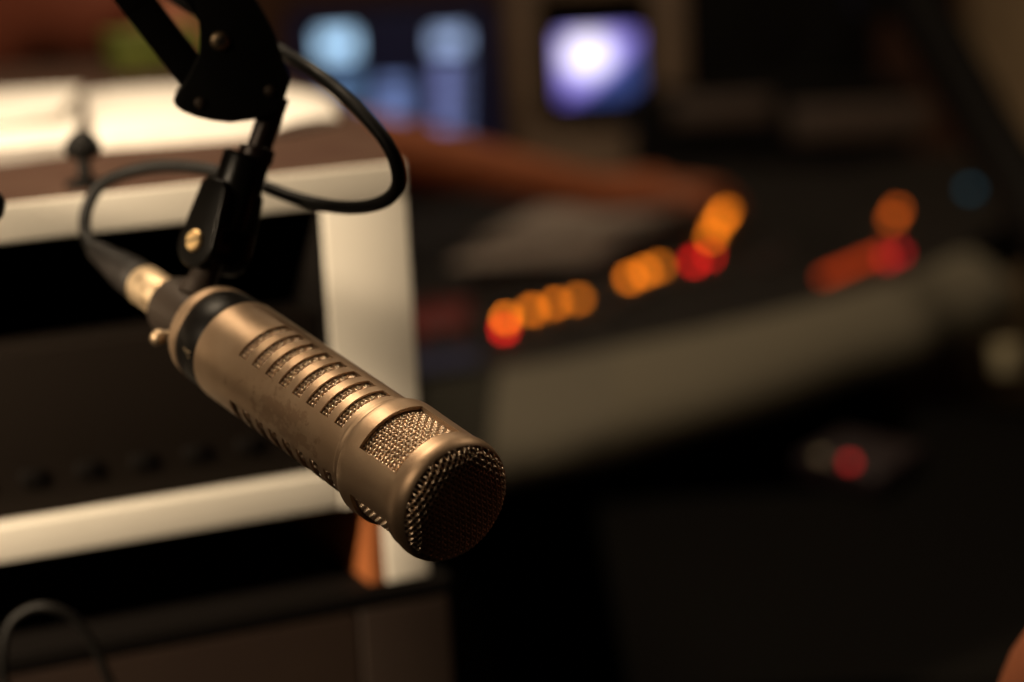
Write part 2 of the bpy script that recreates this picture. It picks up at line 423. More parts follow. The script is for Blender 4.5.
def bar(x0, y0, x1, y1, wdt, name='arm_bar', ext=.5):
    a = onplane(x0, y0, pc, pn)+mid; c = onplane(x1, y1, pc, pn)+mid
    d = (a-c).normalized(); a = c+d*((a-c).length+ext)
    side = d.cross(pn).normalized(); R = Matrix((side, pn, d)).transposed()
    b = MB(); b.box((a+c)/2, (wdt, .0145, (a-c).length), R); return b.build(name, M['black_satin'], arm, bevel=.0012), a
_, ua = bar(110, -30, 199, 85, .0148)
_, ub = bar(182, -30, 226, 36, .0140)
# collar step on the outer bar
a = onplane(151, 22, pc, pn)+mid; c = onplane(139, 6, pc, pn)+mid; d = (a-c).normalized(); R = Matrix((d.cross(pn), pn, d)).transposed()
b = MB(); b.box(c-d*.037, (.0158, .0152, .075), R); b.build('bar_sleeve', M['black_satin'], arm, bevel=.001)
# upper joint far above the frame
b = MB(); b.box((ua+ub)/2, (.10, .03, .05)); b.sweep([(ua+ub)/2+Vector((0, 0, 0)), (ua+ub)/2+Vector((-.3, .0, .25)), (ua+ub)/2+Vector((-.6, 0, .1))], .009, 12); b.build('upper_joint', M['black_satin'], arm, bevel=.002)
# stem under the plate
s0 = P(277, 96, 1.040); s1 = P(255, 160, 1.040)
b = MB(); b.sweep([s0, s1], .0058, 20); b.build('stem', M['stem'], arm, smooth=True, split=50)
b = MB(); b.sweep([P(258, 147, 1.040), P(254, 162, 1.040)], .0082, 24); b.build('stem_collar', M['stem'], arm, bevel=.0008)
# swivel body
T = P(248, 154, 1.040); cdn = (P(222, 238, 1.042)-T).normalized()
sw = P(226, 226, 1.042)
def lathe_dir(prof, o, z, n=32):
    x = z.orthogonal().normalized(); y = z.cross(x); b = MB(); b.lathe(prof, n, o, x, y, z); return b
L = (sw-T).length
b = lathe_dir([(0, .006), (0, .0098), (.0006, .0104), (.0020, .0110), (L, .0110), (L+.001, .0105), (L+.001, .001)], T, cdn)
b.build('swivel_body', M['black_gloss'], arm, smooth=True, split=35)
en = Vector((-.72, -.69, .0)); en = (en-cdn*en.dot(cdn)).normalized(); ex = cdn.cross(en)
Rl = .0112
def ear(off, th, name, qc, r):
    pts = []
    top = qc-cdn*.030
    for k in range(13):
        a = math.pi*k/12; pts.append(qc+ex*(math.cos(a)*r)+cdn*(math.sin(a)*r))
    pts += [top-ex*r*.72+cdn*.004, top-ex*r*.45, top+ex*r*.45, top+ex*r*.72+cdn*.004]
    b = MB(); b.prism([p+en*(off-th/2) for p in pts], en*th); return b.build(name, M['black_gloss'], arm, bevel=.0010)
Qc = P(215, 246, 1.042)
ear(.0092, .0052, 'clevis_ear', Qc, .0122); ear(-.0096, .0060, 'clevis_ear', Qc, .0122)
bq = Qc+en*.0119
b = lathe_dir([(-.024, .003), (0, .003), (0, .0049), (.0012, .0049), (.0020, .0042), (.0020, .0001)], bq, en, 28)
bolt = b.build('pivot_screw', M['brass'], arm, smooth=True, split=40)
b = MB(); hx = (Vector((1, 0, 0))-en*en.x).normalized(); hy = en.cross(hx)
b.box(bq+en*.0018, (.0096, .0009, .0010), Matrix((hx, hy, en)).transposed()); b.build('screw_slot', M['foam'], bolt)
b = MB(); b.sweep([Qc-en*.0055, Qc+en*.0055], .0078, 24); b.build('pivot_spacer', M['black_gloss'], arm, smooth=True, split=40)

# ------------------------------------------------------------------ cable and connector
def ms(s): return A-ax*(s*.001)
cab = empty('microphone_cable', tuple(ms(230)), 'black microphone cable looping from the rear connector behind the boom joint', 'cable')
zx = -ax
b = MB(); b.lathe([(.212, .0075), (.212, .0096), (.2135, .0100), (.2425, .0098), (.2435, .0092), (.2438, .006)], 40, A, E2, E1, zx); b.build('connector_shell', M['xlr'], cab, smooth=True, split=35)
b = MB(); prof = [(.243, .0086), (.2445, .0094), (.252, .0092)]
b.lathe(prof+[(.262, .0082), (.272, .0068), (.281, .0056), (.289, .0050), (.2895, .003)], 36, A, E2, E1, zx)
for k in range(7):   # ribs on the boot
    s = .2535+k*.0047; r = .0094-k*.00062
    b.lathe([(s, r-.0012), (s+.0004, r), (s+.0022, r), (s+.0026, r-.0012)], 36, A, E2, E1, zx, caps=False)
b.build('cable_boot', M['rubber'], cab, smooth=True, split=35)
path = [ms(286), ms(293), P(85, 229, 1.118), P(87, 208, 1.12), P(100, 186, 1.118), P(125, 173, 1.11), P(160, 166, 1.10), P(205, 169, 1.085), P(250, 181, 1.07), P(292, 197, 1.055), P(330, 206, 1.04), P(362, 207, 1.02), P(386, 200, 1.005), P(398, 185, .995), P(396, 163, .99), P(385, 140, .99), P(364, 115, .995), P(339, 91, 1.005), P(311, 69, 1.02), P(284, 53, 1.06), P(250, 34, 1.075), P(210, 18, 1.08), P(170, -6, 1.08), P(120, -50, 1.09), P(20, -150, 1.1), P(-120, -260, 1.1)]
b = MB(); b.sweep(catmull(path, 8), .0031, 14); b.build('cable_lead', M['cable'], cab, smooth=True, split=60)

# ------------------------------------------------------------------ white cabinet with rack gear
yaw = math.radians(23); U3 = Vector((math.cos(yaw), math.sin(yaw), 0)); N3 = Vector((U3.y, -U3.x, 0)); Z3 = Vector((0, 0, 1))
c0 = P(430, 575, 1.32)
cz0, zb0, zb1, zt0, zt1 = c0.z, .895, .9155, 1.0655, 1.0860
RC = Matrix((U3, -N3, Z3)).transposed()
CW = .70; CDp = .42
def cbox(b, u0, u1, v0, v1, z0, z1):   # u along the front, v inwards
    c = Vector((c0.x, c0.y, 0))+U3*((u0+u1)/2)-N3*((v0+v1)/2)+Z3*((z0+z1)/2)
    b.box(c, (u1-u0, v1-v0, z1-z0), RC)
cabinet = empty('equipment_cabinet', (c0.x, c0.y, cz0), 'white open-front desk cabinet with brown top standing behind the microphone', 'cabinet')
b = MB(); cbox(b, -.050, 0, 0, CDp, zb0-.0002, zt0); o = b.build('side_panel', M['white_lam'], cabinet, bevel=.001)
b = MB(); cbox(b, -.026, 0, 0, CDp, cz0, zb0); b.build('foot', M['white_lam'], cabinet, bevel=.001)
b = MB(); cbox(b, -.036, -.0262, .001, CDp-.01, cz0, zb0-.001); o = b.build('foot_edging', M['orange_wood'], cabinet, bevel=.001); o['label'] = 'orange wood strip beside the foot'
b = MB(); cbox(b, -CW, -CW+.05, 0, CDp, cz0, zt0); b.build('side_panel', M['white_lam'], cabinet, bevel=.001)
b = MB(); cbox(b, -CW, .0, -.0005, .003, zt0, zt1); b.build('top_edging', M['white_lam'], cabinet, bevel=.0015)
b = MB(); fl = Vector((c0.x, c0.y, zt0))-U3*CW-N3*.003; bl = fl-N3*(CDp+.74); fr = Vector((c0.x, c0.y, zt0))-N3*.003
b.prism([fl, fr, Vector((-.080, 1.44, zt0)), Vector((-.118, 1.66, zt0)), Vector((-.165, 1.80, zt0)), Vector((-.245, 2.10, zt0)), bl], (0, 0, zt1-zt0-.0005)); o = b.build('top_board', M['brown_top'], cabinet, bevel=.001); o['label'] = 'brown top board'
b = MB(); cbox(b, -CW+.05, -.0502, 0, CDp, zb0, zb1); b.build('bottom_shelf', M['white_lam'], cabinet, bevel=.0015)
b = MB(); cbox(b, -.0525, -.0502, .001, CDp-.013, zb1+.0005, zt0-.0005); o = b.build('inner_dark_sheet', M['dark'], cabinet); o['label'] = 'added black sheet darkening the inner side'  # thin black sheet added so the inner face stays as dark as the cavity
b = MB(); cbox(b, -CW+.05, -.05, CDp-.012, CDp, zb1, zt0); o = b.build('back_panel', M['dark'], cabinet)
rack = empty('rack_unit', tuple(Vector((c0.x, c0.y, zb1))-U3*.35), 'black rack unit with small buttons sitting inside the white cabinet', 'rack unit')
b = MB(); cbox(b, -CW+.055, -.055, .055, CDp-.03, zb1+.001, zb1+.088); b.build('housing', M['dark'], rack, bevel=.002)
b = MB(); cbox(b, -CW+.053, -.0535, .010, .055, zb1+.0005, zb1+.09); fp = b.build('front_panel', mat('rack_face', (.010, .0072, .0055), .6, spec=.08), rack, bevel=.001)
for i in range(8):
    b = MB(); u = -.10-.03*i; cbox(b, u-.006, u+.006, .007, .010, zb1+.018, zb1+.026); b.build('button', M['dark'], fp, bevel=.001)
# desk under the cabinet
desk = empty('guest_desk', (c0.x-.3, c0.y+.1, 0), 'dark brown desk carrying the white cabinet', 'desk')
b = MB(); cbox(b, -1.1, .012, -.004, 1.16, cz0-.012, cz0-.0005); b.build('desk_top', M['dark'], desk, bevel=.002)
b = MB(); cbox(b, -.045, .010, -.0035, 1.14, .0, cz0-.0125); o = b.build('leg_panel', M['dark_brown'], desk, bevel=.002)
b = MB(); cbox(b, -1.09, -.0455, -.003, .015, .1, cz0-.0125); b.build('front_board', mat('brown_board', (.026, .016, .011), .6, noise=(15, (.020, .012, .009), .3, .7), spec=.2), desk, bevel=.002)
b = MB(); cbox(b, -1.09, -1.04, .030, 1.14, .0, cz0-.0125); b.build('leg_panel', M['dark_brown'], desk, bevel=.002)
# support for the deep top board
b = MB(); cbox(b, -CW, -CW+.04, CDp+.66, CDp+.71, cz0, zt0); b.build('rear_foot', M['white_lam'], cabinet)
b = MB(); cbox(b, -.04, 0, CDp+.66, CDp+.71, cz0, zt0); b.build('rear_foot', M['white_lam'], cabinet)

# ------------------------------------------------------------------ open magazines on the cabinet top
def page_block(name, corners, h, curl, m, parent, n=14, lift=0, edge_m=None):
    """corners nl, nr, fr, fl on the top board; curl gives the height profile along the width"""
    b = MB(); nl, nr, fr, fl = [Vector(c) for c in corners]; vs = []; top = []
    for j in range(n+1):
        v = j/n
        for i in range(n+1):
            u = i/n; p = nl.lerp(nr, u).lerp(fl.lerp(fr, u), v)
            top.append(Vector((p.x, p.y, zt1+lift+h*curl(u, v))))
    bot = [Vector((p.x, p.y, zt1+lift+.0003)) for p in top]; k = n+1; N0 = k*k
    fs = []
    for j in range(n):
        for i in range(n):
            a = j*k+i; fs.append((a, a+1, a+k+1, a+k)); fs.append((N0+a, N0+a+k, N0+a+k+1, N0+a+1))
    for i in range(n):
        fs += [(i, N0+i, N0+i+1, i+1), (n*k+i, n*k+i+1, N0+n*k+i+1, N0+n*k+i), (i*k, (i+1)*k, N0+(i+1)*k, N0+i*k), (i*k+n, N0+i*k+n, N0+(i+1)*k+n, (i+1)*k+n)]
    b.add(top+bot, fs); return b.build(name, m, parent, smooth=True, split=40)
zp = zt1+.007
mag = empty('open_magazine', tuple(onz(200, 125, zt1)), 'open magazine with curved white pages lying on the right of the brown cabinet top', 'magazine')
page_block('pages', [onz(96, 139, zp), onz(262, 127, zp), onz(258, 84, zp), onz(84, 90, zp)], .0085, lambda u, v: .35+.65*math.sin(math.pi*min(1, u*.9+.1))**.7, M['paper'], mag)
page_block('pages', [onz(263, 127, zp), onz(338, 112, zp), onz(330, 94, zp), onz(259, 84, zp)], .0075, lambda u, v: .35+.5*math.sin(math.pi*u)**.7, M['paper'], mag)
mag2 = empty('paper_stack', tuple(onz(0, 135, zt1)), 'bright white stack of papers at the left end of the brown cabinet top', 'papers')
page_block('sheets', [onz(-120, 170, zp), onz(74, 143, zp), onz(80, 104, zp), onz(-90, 112, zp)], .0095, lambda u, v: .75+.25*math.sin(math.pi*u), M['paper'], mag2)
page_block('sheets', [onz(-100, 150, zp), onz(60, 124, zp), onz(82, 98, zp), onz(-80, 104, zp)], .006, lambda u, v: .6+.4*u, M['paper'], mag2, lift=.010)
# small black stand between them
bs = onz(86, 186, zt1)
stand = empty('black_stand', tuple(bs), 'small black stand between the paper stack and the open magazine', 'stand')
b = MB(); b.lathe([(0, .011), (.003, .011), (.005, .004), (.014, .0035), (.015, .003)], 20, bs); b.build('base', M['black_satin'], stand, smooth=True)
b = MB(); b.lathe([(.014, .003), (.016, .009), (.022, .0105), (.027, .007), (.030, .003), (.0303, .0003)], 20, bs); b.build('knob', M['black_satin'], stand, smooth=True)

# ------------------------------------------------------------------ people
def skin_mesh(name, joints, edges, m, parent, sub=2):
    """joints: (pos, rx, ry); one continuous skinned surface"""
    me = bpy.data.meshes.new(name); inv = wm(parent).inverted()
    me.from_pydata([tuple(inv @ Vector(j[0])) for j in joints], edges, []); me.update(); me.materials.append(m)
    o = bpy.data.objects.new(name, me); COL.objects.link(o); o.parent = parent
    md = o.modifiers.new('skin', 'SKIN'); md.use_smooth_shade = True; md.branch_smoothing = .3
    if not me.skin_vertices: me.attributes.new('skin_vertex', 'FLOAT', 'POINT')
    sv = me.skin_vertices[0].data if me.skin_vertices else None
    if sv:
        for i, j in enumerate(joints): sv[i].radius = (j[1], j[2]); sv[i].use_root = (i == 0)
    md2 = o.modifiers.new('sub', 'SUBSURF'); md2.levels = sub; md2.render_levels = sub
    return o
def person(name, pelvis, chest, neck, headc, face, right_arm, left_arm, right_leg, left_leg, label, shirt_m, trouser_m, fingers_dir):
    root = empty(name, (pelvis[0], pelvis[1], 0), label, 'person')
    pelvis, chest, neck, headc = Vector(pelvis), Vector(chest), Vector(neck), Vector(headc); face = Vector(face).normalized()
    J = [(pelvis, .13, .12), (pelvis.lerp(chest, .5), .125, .11), (chest, .15, .12), (neck, .050, .050), (neck.lerp(headc, .35), .047, .047), (headc-Vector((0, 0, .045))+face*.012, .062, .07), (headc+Vector((0, 0, .02)), .076, .088), (headc+Vector((0, 0, .075)), .062, .07)]
    Ed = [(0, 1), (1, 2), (2, 3), (3, 4), (4, 5), (5, 6), (6, 7)]
    hands = []
    for armp in (right_arm, left_arm):   # shoulder, elbow, wrist, palm
        S, El, W, Pm = [Vector(q) for q in armp]; n = len(J)
        J += [(S, .062, .062), (S.lerp(El, .5), .050, .050), (El, .038, .038), (El.lerp(W, .35), .037, .037), (W, .027, .022), (W.lerp(Pm, .6), .035, .018), (Pm, .036, .016)]
        Ed += [(2, n)]+[(n+i, n+i+1) for i in range(6)]; hands.append((W, Pm))
    for leg in (right_leg, left_leg):    # hip, knee, ankle, toe
        H, K, An, To = [Vector(q) for q in leg]; n = len(J)
        J += [(H, .088, .088), (H.lerp(K, .5), .078, .078), (K, .060, .060), (K.lerp(An, .3), .056, .056), (An, .038, .038), (To, .036, .030)]
        Ed += [(0, n)]+[(n+i, n+i+1) for i in range(5)]
    skin_mesh('body', J, Ed, M['skin'], root)
    # clothing that follows the body
    T = [(pelvis-Vector((0, 0, .04)), .15, .14), (pelvis.lerp(chest, .5), .148, .132), (chest, .195, .165), (neck-Vector((0, 0, .03)), .095, .09)]
    Te = [(0, 1), (1, 2), (2, 3)]
    for armp in (right_arm, left_arm):
        S, El = Vector(armp[0]), Vector(armp[1]); n = len(T)
        T += [(S, .092, .092), (S.lerp(El, .22), .086, .086), (S.lerp(El, .45), .074, .074)]; Te += [(2, n), (n, n+1), (n+1, n+2)]
    o = skin_mesh('shirt', T, Te, shirt_m, root)
    T = [(pelvis-Vector((0, 0, .03)), .152, .142)]; Te = []
    for leg in (right_leg, left_leg):
        H, K, An, To = [Vector(q) for q in leg]; n = len(T)
        T += [(H, .102, .102), (H.lerp(K, .5), .092, .092), (K, .074, .074), (An+Vector((0, 0, .03)), .055, .055)]; Te += [(0, n), (n, n+1), (n+1, n+2), (n+2, n+3)]
    skin_mesh('trousers', T, Te, trouser_m, root)
    for leg in (right_leg, left_leg):
        An, To = Vector(leg[2]), Vector(leg[3]); d = (To-An); d.z = 0; d.normalize()
        g = An-d*.05; g.z = .045
        skin_mesh('shoe', [(g, .045, .045), (g+d*.1, .048, .042), (g+d*.2-Vector((0, 0, .012)), .046, .032)], [(0, 1), (1, 2)], M['black_cloth'], root)
    # fingers
    for hi, (W, Pm) in enumerate(hands):
        d = (Pm-W).normalized(); side = d.cross(Vector((0, 0, 1))).normalized(); dn = Vector((0, 0, -1))
        J = [(Pm-d*.01, .018, .012)]; Ed = []
        for k, ln in enumerate((.070, .080, .074, .058)):
            f0 = Pm+side*(-.027+.018*k)+d*.012; n = len(J)
            dd = (d+side*(-.12+.08*k)).normalized()
            J += [(f0, .0095, .009), (f0+dd*ln*.45+dn*.002, .0088, .0085), (f0+dd*ln*.8+dn*.016, .0082, .008), (f0+dd*ln+dn*.03, .007, .007)]
            Ed += [(0, n), (n, n+1), (n+1, n+2), (n+2, n+3)]
        sg = -1 if hi == 0 else 1
        n = len(J); tb = Pm-d*.045-side*.022*sg*-1*-1
        tdir = (d*.7-side*.7*sg*-1*-1+dn*.3).normalized()
        J += [(tb, .012, .011), (tb+tdir*.035, .011, .010), (tb+tdir*.062+dn*.006, .009, .008)]
        Ed += [(0, n), (n, n+1), (n+1, n+2)]
        skin_mesh('fingers', J, Ed, M['skin'], root, 1)
    # hair, eyes, ears, nose, mouth
    fs = face.cross(Vector((0, 0, 1))).normalized(); hc = headc
    b = MB(); b.ellipsoid(hc+Vector((0, 0, .045))-face*.022, (.092, .092, .092), 24, 14); b.build('hair', M['hair'], root, smooth=True, split=80)
    for s in (-1, 1): b = MB(); b.ellipsoid(hc+face*.078+fs*.031*s, (.012, .012, .009), 12, 8); b.build('eye', M['eye'], root, smooth=True, split=80)
    b = MB(); b.sweep([hc+face*.080+Vector((0, 0, .012)), hc+face*.098-Vector((0, 0, .022)), hc+face*.082-Vector((0, 0, .030))], [.007, .013, .010], 12); b.build('nose', M['skin'], root, smooth=True, split=80)
    b = MB(); b.ellipsoid(hc+face*.074-Vector((0, 0, .056)), (.018, .018, .006), 14, 8); b.build('mouth', M['red_card'], root, smooth=True, split=80)
    for s in (-1, 1):
        b = MB(); b.ellipsoid(hc+fs*.079*s-Vector((0, 0, .008)), (.012, .014, .030), 12, 8); b.build('ear', M['skin'], root, smooth=True, split=80)
    return root
person('person', (-.72, 2.62, .58), (-.60, 2.55, 1.06), (-.565, 2.53, 1.25), (-.53, 2.54, 1.385), (.85, .45, -.2),
       [(-.44, 2.40, 1.16), (-.235, 2.35, .990), (.110, 2.58, .868), (.205, 2.66, .858)],
       [(-.66, 2.76, 1.18), (-.50, 2.92, .94), (-.28, 2.98, .80), (-.20, 2.99, .79)],
       [(-.66, 2.54, .52), (-.26, 2.70, .50), (-.26, 2.72, .09), (-.14, 2.77, .05)],
       [(-.76, 2.72, .52), (-.40, 2.98, .50), (-.40, 3.0, .09), (-.28, 3.05, .05)],
       'seated person in a rust shirt reaching a bare arm to the mixing console', M['shirt'], M['jeans'], None)
# ------------------------------------------------------------------ mixing console
def arr(pts, z): return [onz(x, y, z) for x, y in pts]
up_px = [(425, 384), (440, 380), (500, 372), (560, 362), (620, 349), (690, 335), (760, 319), (820, 304), (880, 286), (925, 270), (960, 254)]
lo_px = [(415, 486), (430, 484), (490, 475), (545, 462), (610, 444), (690, 420), (780, 392), (845, 367), (915, 348), (968, 326), (1015, 300)]
upw = arr(up_px, .765); low = arr(lo_px, .715)
con = empty('mixing_console', (upw[5].x, upw[5].y, .6), 'dark broadcast mixing console with lit amber buttons and a curved grey armrest', 'mixing console')
def armrest(i0, i1, m, name):
    b = MB(); vs = []; secs = []
    for i in range(i0, i1+1):
        a, c = upw[i], low[i]; inw = Vector((c.x-a.x, c.y-a.y, 0)); W = inw.length; inw.normalize()
        prof = [(0, .715), (0, .763), (.004, .769), (.25*W, .768), (.5*W, .759), (.72*W, .748), (.9*W, .736), (W, .722), (.99*W, .700), (.90*W, .690), (0, .690)]
        secs.append([a+inw*q[0]+Vector((0, 0, q[1]-a.z)) for q in prof])
    k = len(secs[0])
    for s in secs: vs += s
    fs = [(i*k+j, i*k+(j+1) % k, (i+1)*k+(j+1) % k, (i+1)*k+j) for i in range(len(secs)-1) for j in range(k)]
    fs += [tuple(range(k)), tuple((len(secs)-1)*k+j for j in range(k-1, -1, -1))]
    b.add(vs, fs); return b.build(name, m, con, smooth=True, split=50)
o = armrest(0, 2, M['pad_dark'], 'speaker_cover'); o['label'] = 'dark cloth end section'
armrest(2, 4, M['pad'], 'armrest'); armrest(4, 10, M['pad2'], 'armrest')
# deck behind the armrest, rising to the back
ld = (upw[8]-upw[1]); ld.z = 0; ld.normalize(); pd = Vector((-ld.y, ld.x, 0))
dn0 = upw[1].copy(); slope = .10
dnorm = Vector((-pd.x*slope, -pd.y*slope, 1)).normalized()
def deck_at(x, y):
    return onplane(x, y, Vector((dn0.x, dn0.y, .762)), dnorm)
b = MB(); vs = []; depth = .62
for p in upw: vs.append(Vector((p.x, p.y, .762+slope*((p-dn0).dot(pd)))))
back = []
for k, p in enumerate(upw):
    u = (p-dn0).dot(ld); q = dn0+ld*u+pd*depth; back.append(Vector((q.x, q.y, .762+slope*depth)))
for uu in (1.0, 1.2):
    q = dn0+ld*uu+pd*.16; vs.append(Vector((q.x, q.y, .762+slope*.16))); q = dn0+ld*uu+pd*.47; back.append(Vector((q.x, q.y, .762+slope*.47)))
n = len(vs)
b.add(vs+back+[v-Vector((0, 0, .07)) for v in vs]+[v-Vector((0, 0, .13)) for v in back],
      [(i, i+1, n+i+1, n+i) for i in range(n-1)]+[(2*n+i, 3*n+i, 3*n+i+1, 2*n+i+1) for i in range(n-1)]+[(i, 2*n+i, 2*n+i+1, i+1) for i in range(n-1)]+[(n+i, n+i+1, 3*n+i+1, 3*n+i) for i in range(n-1)]+[(0, n, 3*n, 2*n), (n-1, 3*n-1, 4*n-1, 2*n-1)])
b.build('deck', M['deck'], con)
RD = Matrix((ld, dnorm.cross(ld), dnorm)).transposed()
def lamp(x, y, m, s=.0085, h=.008):
    c = deck_at(x, y)+dnorm*h/2
    b = MB(); b.box(c, (s, s, h), RD); return b.build('lit_button', m, con, bevel=.0015)
lamp(508, 322, M['amber']); lamp(504, 333, M['red'], .0075); lamp(532, 314, M['amber2']); lamp(556, 308, M['amber2']); lamp(578, 303, M['amber3'])
lamp(630, 281, M['amber2']); lamp(645, 275, M['amber2']); lamp(659, 270, M['amber3'])
for x, y in ((711, 240), (715, 232), (719, 225), (722, 219), (726, 213)): lamp(x, y, M['amber2'], .0075)
lamp(694, 265, M['red'], .008); lamp(710, 259, M['red'], .005)
for k in range(8): lamp(824+k*8.5, 280-k*3.6, M['ored'], .007)
lamp(887, 262, M['dred'], .0085); lamp(899, 256, M['dred'], .0085)
lamp(892, 222, M['ored2'], .0085); lamp(897, 213, M['ored2'], .0085)
lamp(970, 192, M['teal'], .010)
# channel strips: fader slot, fader cap, knobs and dark buttons
o0 = Vector((dn0.x, dn0.y, .762))
for k in range(11):
    u = .075+k*.052
    def D(v, h=0): return o0+ld*u+pd*v+Vector((0, 0, slope*v+h))
    off = .03 + .05*max(0, (k-6)/5)
    b = MB(); b.box(D(.09+off, .0005), (.004, .10, .002), RD); b.build('fader_slot', M['foam'], con)
    b = MB(); b.box(D(.06+off+.05*random.random(), .008), (.013, .024, .014), RD); b.build('fader_cap', M['knob'], con, bevel=.002)
    for v in (.20, .25, .30, .35):
        b = MB(); b.lathe([(0, .009), (.004, .009), (.012, .0065), (.0125, .0001)], 14, D(v+off), ld, pd, Vector((0, 0, 1))); b.build('knob', M['knob'], con, smooth=True)
for s in (0, 1):   # base cabinet of the console
    pass
bm_ = MB(); pA = o0+ld*.02+pd*.06; pB = o0+ld*.66+pd*.06
c = (pA+pB)/2+pd*.22; bm_.box(Vector((c.x, c.y, .335)), (.66, .44, .67), Matrix((ld, pd, Vector((0, 0, 1)))).transposed()); bm_.build('pedestal', M['dark'], con, bevel=.004)
# meter bridge behind the deck, with two dim display strips
RB = Matrix((ld, pd, Vector((0, 0, 1)))).transposed()
bx = Vector((1, 0, 0))
mb = empty('meter_bridge', tuple(P(765, 130, 3.25)), 'long dark meter bridge with dim strips behind the console deck', 'meter bridge')
c = P(775, 125, 3.25)
b = MB(); b.box((c.x, c.y+.06, (c.z+.05+.70)/2), (.40, .10, c.z+.05-.70)); b.build('housing', M['dark'], mb, bevel=.004)
for (x0, x1, y0, y1) in ((672, 772, 97, 122), (790, 930, 104, 138)):
    p0 = P(x0, (y0+y1)/2, 3.25); p1 = P(x1, (y0+y1)/2, 3.25); h = (y1-y0)/FPX*3.25
    b = MB(); b.box(((p0.x+p1.x)/2, c.y+.005, (p0.z+p1.z)/2), (p1.x-p0.x, .012, h)); b.build('display_strip', mat('dim_strip', (.075, .05, .038), .5), mb, bevel=.002)
# paper on the console
ps = empty('loose_sheets', tuple(deck_at(550, 255)), 'pale loose sheets lying on the console deck under the hand', 'papers')
def sheet(name, px, m, parent, h=.004, t=.002):
    q = [deck_at(x, y)+dnorm*h for x, y in px]; b = MB(); b.prism(q, dnorm*t); return b.build(name, m, parent)
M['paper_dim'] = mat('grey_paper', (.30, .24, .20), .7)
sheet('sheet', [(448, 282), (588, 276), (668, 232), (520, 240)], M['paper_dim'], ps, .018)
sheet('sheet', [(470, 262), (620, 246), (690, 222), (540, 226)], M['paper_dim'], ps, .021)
# red and blue folders left of the console
f1 = empty('red_folder', tuple(onz(450, 325, .77)), 'dark red folder left of the lit console buttons', 'folder')
b = MB(); q = [onz(385, 345, .775), onz(462, 337, .775), onz(472, 310, .775), onz(395, 312, .775)]; b.prism(q, (0, 0, .012)); b.build('cover', M['red_card'], f1, bevel=.001)
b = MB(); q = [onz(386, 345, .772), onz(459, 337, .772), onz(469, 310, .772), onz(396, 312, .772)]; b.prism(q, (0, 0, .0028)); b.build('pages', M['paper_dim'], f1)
f2 = empty('blue_folder', tuple(onz(450, 362, .76)), 'dark blue folder lying between the red folder and the armrest', 'folder')
M['blue_dark'] = mat('navy_card', (.018, .020, .060), .6)
b = MB(); q = [onz(395, 378, .768), onz(478, 368, .768), onz(484, 352, .768), onz(395, 360, .768)]; b.prism(q, (0, 0, .006)); b.build('cover', M['blue_dark'], f2, bevel=.001)

# studio desk that carries folders, screens and console back
sd = empty('studio_desk', (-.1, 3.1, 0), 'long dark desk behind the console carrying the screens', 'desk')
b = MB(); b.box((.15, 3.61, .665), (1.9, .78, .03)); b.build('desk_top', M['dark_brown'], sd, bevel=.003)
for x in (-.75, 1.05):
    for y in (3.26, 3.93):
        b = MB(); b.box((x, y, .325), (.05, .05, .65)); b.build('leg', M['dark'], sd, bevel=.002)

# ------------------------------------------------------------------ screens
def screen_mat(name, kind):
    m = bpy.data.materials.new(name); m.use_nodes = True; nt = m.node_tree; b = nt.nodes['Principled BSDF']
    b.inputs['Base Color'].default_value = (.01, .01, .012, 1); b.inputs['Roughness'].default_value = .3
    tc = nt.nodes.new('ShaderNodeTexCoord'); sep = nt.nodes.new('ShaderNodeSeparateXYZ'); nt.links.new(tc.outputs['Generated'], sep.inputs[0])
    if kind == 'tv':   # a bright cloud of white over blue
        n = nt.nodes.new('ShaderNodeVectorMath'); n.operation = 'DISTANCE'; n.inputs[1].default_value = (.36, 0, .68); nt.links.new(tc.outputs['Generated'], n.inputs[0])
        cr = nt.nodes.new('ShaderNodeValToRGB'); nt.links.new(n.outputs['Value'], cr.inputs[0])
        e = cr.color_ramp.elements; e[0].position = .16; e[0].color = (1, .93, 1, 1); e[1].position = .62; e[1].color = (.12, .09, .40, 1)
        x = cr.color_ramp.elements.new(.36); x.color = (.36, .30, .78, 1)
        # darker blue lower right corner
        m1 = nt.nodes.new('ShaderNodeMath'); m1.operation = 'SUBTRACT'; nt.links.new(sep.outputs[0], m1.inputs[0]); nt.links.new(sep.outputs[2], m1.inputs[1])
        mr = nt.nodes.new('ShaderNodeMapRange'); mr.inputs[1].default_value = .12; mr.inputs[2].default_value = .30; nt.links.new(m1.outputs[0], mr.inputs[0])
        mx = nt.nodes.new('ShaderNodeMix'); mx.data_type = 'RGBA'; mx.inputs[7].default_value = (.025, .04, .14, 1)
        nt.links.new(mr.outputs[0], mx.inputs[0]); nt.links.new(cr.outputs[0], mx.inputs[6]); nt.links.new(mx.outputs[2], b.inputs['Emission Color'])
        b.inputs['Emission Strength'].default_value = 1.75
    return m
